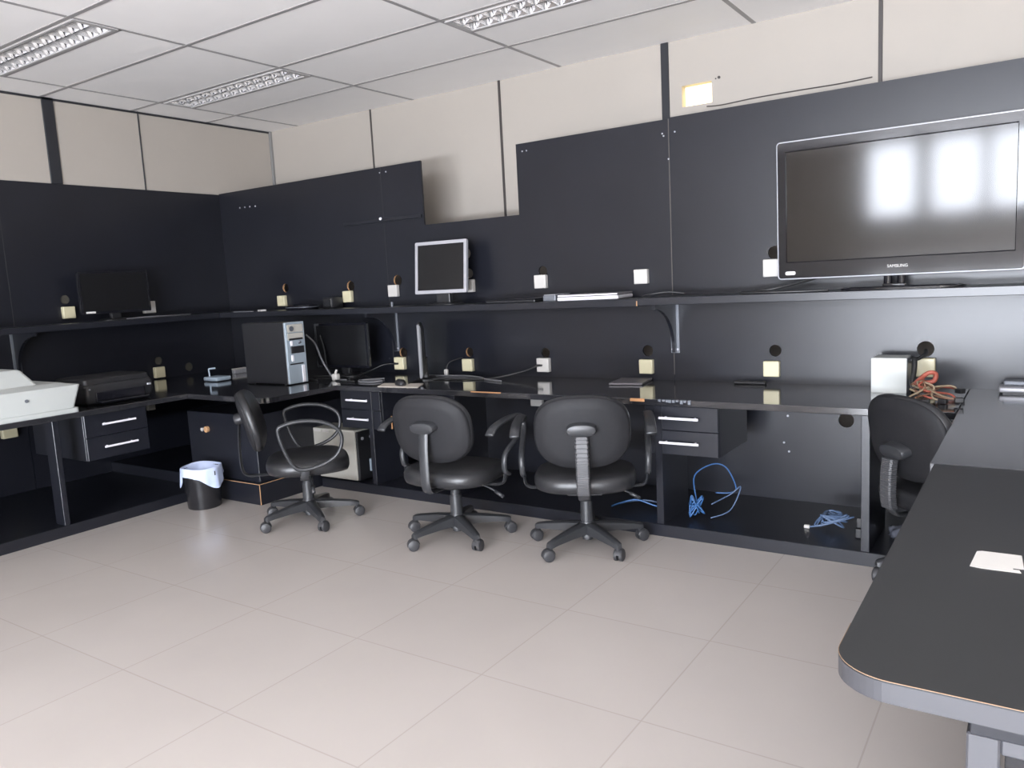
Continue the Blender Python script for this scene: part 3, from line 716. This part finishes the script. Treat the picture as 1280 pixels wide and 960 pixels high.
tag(obj('paper_scrap', MB().prism([(.30, 1.05), (.36, 1.03), (.385, 1.06), (.33, 1.09)], 2, SZ1, SZ1+.010), 'paper'), 'tiny white scrap on the shelf below the corner outlet', 'paper scrap')
tag(obj('metal_ruler', MB().box((.10, .99, SZ1), (.30, 1.015, SZ1+.004), .001, 1), 'silver'), 'thin grey metal strip on the shelf near the room corner', 'ruler')
kn = thing('round_stopper', 'tiny pale stopper on the shelf left of the silver monitor stand', 'stopper', (1.64, 1.05, SZ1))
obj('body', MB().cyl((1.64, 1.05, SZ1), (1.64, 1.05, SZ1+.018), .010, .008, 12).ball((1.64, 1.05, SZ1+.022), .011), 'steelgrey', kn, smooth=40)

# things on the back desk, right part
gp = thing('metal_plate', 'thin grey flat plate on the desk below a cream outlet', 'plate', (3.27, 1.15, DZ))
obj('plate', MB().prism([(3.195, 1.02), (3.375, 1.055), (3.338, 1.27), (3.165, 1.24)], 2, DZ+.003, DZ+.012), 'greyplate', gp)
obj('pad', MB().prism([(3.21, 1.04), (3.35, 1.07), (3.32, 1.25), (3.18, 1.22)], 2, DZ, DZ+.004), 'black', gp)
tag(obj('remote_control', MB().box((3.82, 1.20, DZ), (3.98, 1.24, DZ+.016), .006, 2), 'black'), 'small dark remote lying against the panel left of a cream outlet', 'remote')

ps = thing('power_supply', 'white square power supply on the right end of the desk with brown wires', 'power supply', (4.57, 1.14, DZ))
obj('case', MB().box((4.497, 1.075, DZ), (4.642, 1.215, DZ+.155), .003, 1), 'steelgrey', ps)
obj('label_face', MB().box((4.495, 1.070, DZ), (4.640, 1.0755, DZ+.157), .001, 1).box((4.499, 1.072, DZ+.155), (4.640, 1.21, DZ+.158), .001, 1), 'white', ps)
obj('cable_sleeve', MB().tube(smooth_curve([(4.643, 1.12, DZ+.14), (4.665, 1.11, DZ+.15), (4.668, 1.08, DZ+.10), (4.665, 1.05, DZ+.05), (4.68, 1.02, DZ+.03)], 6), .011, 10).tube(smooth_curve([(4.655, 1.13, DZ+.145), (4.68, 1.15, DZ+.15), (4.70, 1.20, DZ+.165), (4.695, 1.25, DZ+.175)], 6), .009, 8), 'cableblack', ps, smooth=True)
rnd = random.Random(5)
ends = [(4.845, 1.03, .026), (4.858, .81, .022), (4.79, .90, .022), (4.80, .83, .012), (4.74, .80, .012), (4.72, .92, .02)]
for i in range(15):
    m_ = ['wirebrown', 'wiretan', 'wirebrown', 'wirered', 'wiretan'][i % 5] if i else 'wirered'
    e = ends[i % 6]; j = lambda s: rnd.uniform(-s, s)
    p = [(4.672+j(.01), 1.03+j(.02), DZ+.045+j(.015)), (4.70+j(.02), .985+j(.03), DZ+.055+j(.02)), (4.735+j(.03), .94+j(.03), DZ+.035+j(.02)),
         (e[0]-.045+j(.02), e[1]+.03+j(.025), DZ+e[2]+.012+j(.008)), (e[0]-.004, e[1]+.004, DZ+e[2])]
    p = [(x, y, max(z, DZ+.005)) for x, y, z in p]
    obj('wire', MB().tube(smooth_curve(p, 6), .0042, 6), m_, ps, smooth=True)
obj('wire', MB().tube(smooth_curve([(4.68, 1.02, DZ+.05), (4.70, 1.00, DZ+.075), (4.735, .99, DZ+.105), (4.76, 1.0, DZ+.10), (4.755, 1.0, DZ+.07), (4.72, 1.0, DZ+.06)], 8), .010, 8), 'wirered', ps, smooth=True)
for (x, y, z) in ends:
    obj('connector', MB().box((-.016, -.013, -.010), (.016, .013, .010), .003, 2).xf(Matrix.Translation((x+.006, y-.004, max(DZ+z, DZ+.011))) @ Matrix.Rotation(rnd.uniform(-.9, .4), 4, 'Z')), 'black', ps)
gr = thing('desk_device', 'flat grey device on the return desk at the right edge of the photo', 'device', (5.08, 1.2, DZ))
obj('body', MB().box((4.985, 1.14, DZ+.006), (5.20, 1.26, DZ+.030), .008, 3), 'silver', gr, smooth=40)
obj('top_grille', MB().box((5.0, 1.19, DZ+.030), (5.19, 1.25, DZ+.052), .006, 2), 'steelgrey', gr)
obj('foot', MB().box((5.0, 1.15, DZ), (5.18, 1.25, DZ+.008)), 'black', gr)

# blue cables on the plinth
PZ = .066
def tangle(cx, cy, n, rx, ry, rz, seed, z0=PZ, tight=1):
    rr = random.Random(seed); pts = []
    for i in range(n):
        a = i*2.1+rr.uniform(-.4, .4)
        pts.append((cx+rx*cos(a)*rr.uniform(.4, 1), cy+ry*sin(a)*rr.uniform(.4, 1), z0+.004+abs(rz*sin(a*.7+rr.uniform(0, 1)))))
    return pts
cable('network_cable', [(3.30, .80, PZ), (3.35, .78, PZ+.025), (3.44, .80, PZ+.05), (3.53, .82, PZ+.025), (3.60, .86, PZ+.004)], .0045, 'cableblue', 'blue network cable arching out beside the leg right of the third chair', group=None)
cable('network_cable', [(3.32, .86, PZ), (3.38, .86, PZ+.02), (3.47, .88, PZ+.028), (3.56, .90, PZ+.012)], .0045, 'cablepale', 'paler blue cable behind the arching blue cable at the desk leg')
b1 = tangle(3.765, .775, 22, .045, .035, .11, 3)
b1 += [(3.76, .80, PZ+.09), (3.73, .86, PZ+.19), (3.80, .92, PZ+.24), (3.86, .95, PZ+.22), (3.90, .97, PZ+.12), (3.87, .97, PZ+.09), (3.80, .96, PZ+.085)]
cable('network_cable', b1, .0034, 'cableblue', 'bright blue coil of network cable on the plinth under the right drawers', 6)
cable('network_cable', [(3.82, .84, PZ+.06), (3.88, .94, PZ+.09), (3.93, .95, PZ+.13), (3.90, .88, PZ+.03), (3.83, .80, PZ+.004)], .0032, 'cablepale', 'thin pale blue cable loop right of the bright blue coil')
b2 = tangle(4.36, .90, 26, .10, .06, .06, 9)
cable('network_cable', b2, .0045, 'cablepale', 'dusty pale blue cable tangle on the plinth near the right leg', 6)
pl_ = thing('cable_plug', 'pale plug end left of the dusty blue tangle', 'plug', (4.27, .86, PZ))
obj('body', MB().box((4.25, .855, .06), (4.275, .872, .075), .003, 2), 'outletw', pl_); obj('lead', MB().tube(smooth_curve([(4.275, .863, .068), (4.30, .87, .072), (4.32, .89, .07)], 5), .004, 6), 'cablepale', pl_)
tag(obj('black_adapter', MB().box((4.478, .80, .06), (4.518, .84, .105), .006, 2).box((4.482, .81, .105), (4.51, .835, .150), .005, 2), 'black'), 'small black adapter on the plinth against the right desk leg', 'adapter')
# crumpled bag behind the right leg
bg = bmesh.new(); bmesh.ops.create_icosphere(bg, subdivisions=4, radius=.11)
for v in bg.verts:
    d = v.co.normalized(); k = 1+.13*sin(7*d.x+3*d.y)+.10*sin(9*d.z+5*d.x)+.08*sin(13*d.y-6*d.z)
    v.co = Vector((d.x*.105*k, d.y*.105*k, max(d.z*.095*k, -.06)))
bmesh.ops.scale(bg, vec=(.75, .75, .75), verts=bg.verts[:])
bmesh.ops.translate(bg, vec=(4.675, .90, .046), verts=bg.verts[:])
tag(obj('plastic_bag', bg, 'plasticbag', smooth=True), 'crumpled milky plastic bag on the plinth behind the right desk leg', 'bag')

# ------------------------------------------------------------------ waste bin
bn = thing('waste_bin', 'small black waste bin lined with a pale blue bag beside the corner plinth', 'waste bin', (.96, .02, 0))
def lathe(prof, c, n=36):
    return [[(c[0]+r*cos(2*pi*k/n), c[1]+r*sin(2*pi*k/n), z) for k in range(n)] for r, z in prof]
c = (.955, .015)
b = MB().loft(lathe([(.092, 0), (.096, .004), (.112, .235), (.116, .238), (.112, .242), (.107, .235), (.09, .01)], c), True)
obj('body', b, 'bin', bn, smooth=40)
b = MB(); n = 60; rows = []
def hem(a):   # bag hangs lower on the camera-right side
    a0 = math.atan2(-.55, .84)
    d = (a-a0+pi) % (2*pi)-pi
    low = .055+.075*max(0, cos((d-.75)*1.35))**2 if abs(d-.75) < 1.16 else .05
    if -1.75 < d < -1.30: low += .07*cos((d+1.52)*pi/.45*.5)**2
    return low
for j, t in enumerate([0, .15, .4, .7, 1]):
    row = []
    for k in range(n):
        a = 2*pi*k/n; r = .1175+.006*t+.004*sin(5*a+1)*t+.003*sin(11*a)*(.3+t)
        row.append((c[0]+r*cos(a), c[1]+r*sin(a), .252+.004*sin(3*a)-hem(a)*t*1.0))
    rows.append(row)
inner = [[(c[0]+r*cos(2*pi*k/n), c[1]+r*sin(2*pi*k/n), z+.004*sin(3*2*pi*k/n)) for k in range(n)] for r, z in ((.085, .03), (.100, .16), (.106, .235), (.112, .252))]
b.loft(inner+rows, False)
lin = obj('bin_liner', b, 'bag', bn, smooth=True)
obj('mark', MB().box((-.004, -.0012, -.013), (.004, .0012, .013), .001, 1).xf(Matrix.Translation((c[0]+.1215*cos(.06), c[1]+.1215*sin(.06)-.002, .215)) @ Matrix.Rotation(pi/2+.0, 4, 'Z')), 'black', bn)

# ------------------------------------------------------------------ office chairs
def pad(w, h, th, n, k=44, dome=.3, bow=0.0):
    """soft pad lying in XY, thickness along Z (0..th)"""
    rings = []
    for s, z in ((.55, 0), (.90, .0), (.97, th*.10), (1.0, th*.35), (1.0, th*.62), (.965, th*.84), (.88, th*.96), (.60, th*1.0+th*dome*.6), (.25, th*1.0+th*dome)):
        rings.append([(p[0]*s, p[1]*s, z) for p in superring(w, h, n, k)])
    m = MB().loft(rings, True)
    if bow:
        for v in m.bm.verts: v.co.z += bow*(v.co.x/(w/2))**2
    return m
def make_chair(label, arms='loop', ribbed=True, base_rot=0.0, back_tilt=9, back_yaw=0, bo=0.0, mdz=0.0):
    t = thing('office_chair', label, 'office chair', (0, 0, 0), 0, 'black office chairs')
    st = MB(); st.cyl((0, 0, .055), (0, 0, .125), .040, .034, 20)
    for k in range(5):
        a = base_rot+2*pi*k/5; R = Matrix.Rotation(a, 4, 'Z')
        sec = lambda x, w, z0, z1: [(x, -w, z0), (x, w, z0), (x, w*.9, z1), (x, w*.35, z1+.006), (x, -w*.35, z1+.006), (x, -w*.9, z1)]
        tmp = MB().loft([sec(.015, .030, .068, .115), sec(.12, .026, .070, .105), sec(.22, .021, .066, .090), sec(.258, .019, .062, .082), sec(.270, .012, .062, .076)], True).xf(R)
        me = bpy.data.meshes.new('tmp'); tmp.bm.to_mesh(me); tmp.bm.free(); st.bm.from_mesh(me); bpy.data.meshes.remove(me)
    obj('star_base', st, 'chairplast', t, smooth=35, world=False)
    for k in range(5):
        a = base_rot+2*pi*k/5; cx, cy = .255*cos(a), .255*sin(a)
        sw = a+[.9, -.5, 2.2, .3, -1.2][k]
        Rm = Matrix.Translation((cx, cy, 0)) @ Matrix.Rotation(sw, 4, 'Z')
        cs = MB().cyl((0, 0, .045), (0, 0, .068), .009, n=10)
        for sx in (-1, 1):
            cs.cyl((.012, sx*.005, .0265), (.012, sx*.019, .0265), .0265, n=20)
            cs.cyl((.012, sx*.019, .0265), (.012, sx*.023, .0265), .0265, .018, n=20)
        hood = []
        for j in range(9):
            q = pi*(-.05)+pi*1.0*j/8
            hood.append([(.012+r_*cos(q), y_, .0275+r_*sin(q)) for r_, y_ in ((.0275, -.018), (.0305, -.014), (.0305, .014), (.0275, .018))])
        cs.loft(hood, True)
        obj('caster', cs.xf(Rm), 'caster', t, smooth=35, world=False)
    obj('gas_column', MB().cyl((0, 0, .05), (0, 0, .22), .032, .028, 20).cyl((0, 0, .22), (0, 0, .285), .024, n=16).cyl((0, 0, .035), (0, 0, .06), .024, n=16), 'chairplast', t, smooth=35, world=False)
    obj('seat_plate', MB().box((-.08, -.14, .280), (.08, .10, .297), .004, 1).box((-.06, -.05, .262), (.06, .06, .282), .004, 1), 'black', t, world=False)
    lv = MB().tube(smooth_curve([(.05, .02, .272), (.14, .03, .268), (.20, .035, .245), (.23, .037, .225)], 5), .005, 8); lv.tube([(.205, .036, .242), (.25, .038, .215)], .010, 8)
    obj('lever', lv, 'chairplast', t, smooth=True, world=False)
    s = pad(.47, .44, .080, 3.0, dome=.06); s.shift((0, .015, .298))
    for v in s.bm.verts:
        if v.co.y > .12: v.co.z -= .35*(v.co.y-.12)**2*4
    obj('seat', s, 'seat', t, smooth=True, world=False)
    # backrest: pad facing +y
    tilt = radians(back_tilt)
    Rb = Matrix.Translation((0, -.215-bo, .580)) @ Matrix.Rotation(tilt, 4, 'X') @ Matrix.Rotation(radians(back_yaw), 4, 'Z') @ Matrix.Rotation(-pi/2, 4, 'X')
    bp = pad(.428, .335, .052, 2.7, dome=.10, bow=.030)
    for v in bp.bm.verts: v.co.x *= (1-.10*(-v.co.y)/.17*(-1 if v.co.y > 0 else -1)*.5) if False else 1
    obj('backrest', bp.xf(Rb), 'seat', t, smooth=True, world=False)
    sh = MB(); rr = superring(.420, .327, 2.7, 44)
    sh.loft([[(p[0]*k_, p[1]*k_, z+.030*(p[0]*k_/.214)**2) for p in rr] for k_, z in ((1.0, .012), (1.0, .004), (.96, -.005), (.7, -.011), (.3, -.013))], True)
    obj('back_shell', sh.xf(Rb), 'shell', t, smooth=True, world=False)
    pth = smooth_curve([(0, -.04, .285), (0, -.17-bo, .283), (0, -.232-bo, .290), (0, -.256-bo, .325), (0, -.260-bo, .40), (0, -.257-bo, .50+mdz*.6), (0, -.248-bo, .585+mdz)], 6)
    obj('back_spine', MB().tube(pth, .01, 10, flat=(.025, .007), side=(1, 0, 0)), 'chairplast', t, smooth=50, world=False)
    mp = MB(); ov = superring(.135, .058, 2.4, 28)
    Rp = Matrix.Translation((0, -.236-bo-mdz*.16, .605+mdz)) @ Matrix.Rotation(tilt, 4, 'X') @ Matrix.Rotation(pi/2, 4, 'X')
    mp.loft([[(p[0]*k_, p[1]*k_, z) for p in ov] for k_, z in ((1.0, -.012), (1.0, .022), (.9, .032), (.6, .036))], True)
    obj('back_mount', mp.xf(Rp), 'chairplast', t, smooth=40, world=False)
    if ribbed:
        rbm = MB(); pp = smooth_curve([(0, -.262, .318), (0, -.270, .36), (0, -.270, .42), (0, -.268, .47), (0, -.262, .578+mdz)], 8)
        rings = []
        N = len(pp)-1
        for i in range(101):
            f = i/100*N; k = min(int(f), N-1); p = pp[k].lerp(pp[k+1], f-k)
            a = 1.0 if i % 4 < 2 else .90
            rings.append([(q[0], p.y+q[1], p.z) for q in [(-.030*a, .018), (-.030*a, -.006*a), (-.024*a, -.013*a), (.024*a, -.013*a), (.030*a, -.006*a), (.030*a, .018)]])
        rbm.loft(rings, True)
        obj('spine_sleeve', rbm, 'rib', t, world=False)
    if arms:
        for sx in (-1, 1):
            lean = lambda z: sx*(.290+.012*((z-.35)/.25))
            if arms == 'loop':
                ctl = [(-.150, .560), (-.12, .590), (-.02, .605), (.10, .592), (.185, .548), (.205, .490), (.175, .42), (.10, .375), (0, .352), (-.07, .365), (-.120, .45)]
                ring = smooth_curve([(lean(z), y*.88+.022, z) for y, z in ctl], 6, True)
                a_ = obj('armrest', MB().tube(ring, .012, 10, closed=True, flat=(.014, .010), side=(1, 0, 0)), 'chairplast', t, smooth=True, world=False)
            else:
                ctl = [(-.10, .592), (0, .602), (.11, .600), (.175, .572), (.165, .53), (.09, .490), (.0, .455), (-.035, .42), (-.03, .36), (.01, .335)]
                a_ = obj('armrest', MB().tube(smooth_curve([(lean(z), y+.02, z) for y, z in ctl], 6), .012, 10, flat=(.014, .010), side=(1, 0, 0)), 'chairplast', t, smooth=True, world=False)
                top = smooth_curve([(lean(.6), y+.02, z+.006) for y, z in ((-.185, .555), (-.15, .578), (-.08, .594), (.02, .602), (.11, .600), (.165, .582))], 6)
                obj('arm_pad', MB().tube(top, .02, 10, flat=(.024, .010), side=(1, 0, 0)), 'chairplast', a_, smooth=True, world=False)
            br = MB().tube(smooth_curve([(sx*.10, 0, .290), (sx*.22, 0, .288), (sx*.275, 0, .300), (sx*.288, .01, .355)], 5), .01, 8, flat=(.022, .007), side=(0, 1, 0))
            obj('arm_bracket', br, 'chairplast', a_, smooth=50, world=False)
    return t
def place(ch, x, y, face, base_world=None):
    ch.location = (x, y, 0); ch.rotation_euler = (0, 0, radians(face-90))
def br_(face, base): return radians(base-(face-90))
F3 = 117; c3 = make_chair('black office chair seen squarely from behind, with a ribbed grey spine, third from the left', 'open', True, br_(F3, 186), 8); place(c3, 3.385, .375, F3)
F2 = 97; c2 = make_chair('black office chair turned slightly right, with a smooth spine, second from the left', 'open', False, br_(F2, 184), 10); place(c2, 2.735, .215, F2)
F1 = 47; c1 = make_chair('black office chair seen from its side, with open loop armrests, nearest the waste bin', 'loop', False, br_(F1, 188), 14, bo=.075); place(c1, 1.80, .09, F1)
F4 = 47; c4 = make_chair('black office chair half hidden behind the foreground desk', None, True, br_(F4, 212), 10, mdz=-.065); place(c4, 4.842, .64, F4)

# ------------------------------------------------------------------ light
def area(name, loc, rot, sx, sy, L, col=(1, 1, 1)):
    l = bpy.data.lights.new(name, 'AREA'); l.shape = 'RECTANGLE'; l.size = sx; l.size_y = sy
    l.energy = L*pi*sx*sy; l.color = col
    o = bpy.data.objects.new(name, l); COL.objects.link(o); o.location = loc; o.rotation_euler = rot
    return o
HI, LO = 34, 130
for i, (x0, z0, x1, z1) in enumerate(WIN):
    area('daylight_and_fill', ((x0+x1)/2, YF-.11, (z0+z1)/2), (radians(90), 0, 0), x1-x0, z1-z0, HI, (.90, .95, 1.05))
for i, (x0, z0, x1, z1) in enumerate(WLO):
    area('daylight_and_fill', ((x0+x1)/2, YF-.11, (z0+z1)/2), (radians(135), 0, 0), x1-x0, z1-z0, LO,  (.90, .95, 1.05))  # low fill lamps, added and tilted up to brighten the ceiling
area('next_room_lamp', ((nx0+nx1)/2, (ny0+ny1)/2, nz1-.02), (0, 0, 0), .5, .4, 30, (1, .93, .74))
w = bpy.data.worlds.new('World'); SC.world = w; w.use_nodes = True
w.node_tree.nodes['Background'].inputs['Color'].default_value = (.75, .85, 1, 1)
w.node_tree.nodes['Background'].inputs['Strength'].default_value = .6

# ------------------------------------------------------------------ camera
f_, yaw, pitch, roll = 984.116, -.596271, -.130970, -.0527518
cy, sy = cos(yaw), sin(yaw)
r = Vector((cy, -sy, 0)); f = Vector((sy, cy, 0)); u = Vector((0, 0, 1))
f2 = f*cos(pitch)+u*sin(pitch); u2 = u*cos(pitch)-f*sin(pitch)
r3 = r*cos(roll)+u2*sin(roll); u3 = u2*cos(roll)-r*sin(roll)
cam = bpy.data.cameras.new('Camera'); co = bpy.data.objects.new('Camera', cam); COL.objects.link(co)
mw = Matrix((( r3.x, u3.x, -f2.x, 5.13167), (r3.y, u3.y, -f2.y, -2.76518), (r3.z, u3.z, -f2.z, 1.25775), (0, 0, 0, 1)))
co.matrix_world = mw
cam.sensor_width = 36; cam.lens = f_/1280*36; cam.clip_start = .02; cam.clip_end = 60
SC.camera = co
SC.view_settings.view_transform = 'Standard'; SC.view_settings.look = 'None'
SC.view_settings.gamma = 1; SC.view_settings.exposure = 0; SC.view_settings.use_curve_mapping = False
SC.cycles.use_denoising = True
SC.cycles.max_bounces = 10; SC.cycles.diffuse_bounces = 6; SC.cycles.glossy_bounces = 5
SC.cycles.sample_clamp_indirect = 6
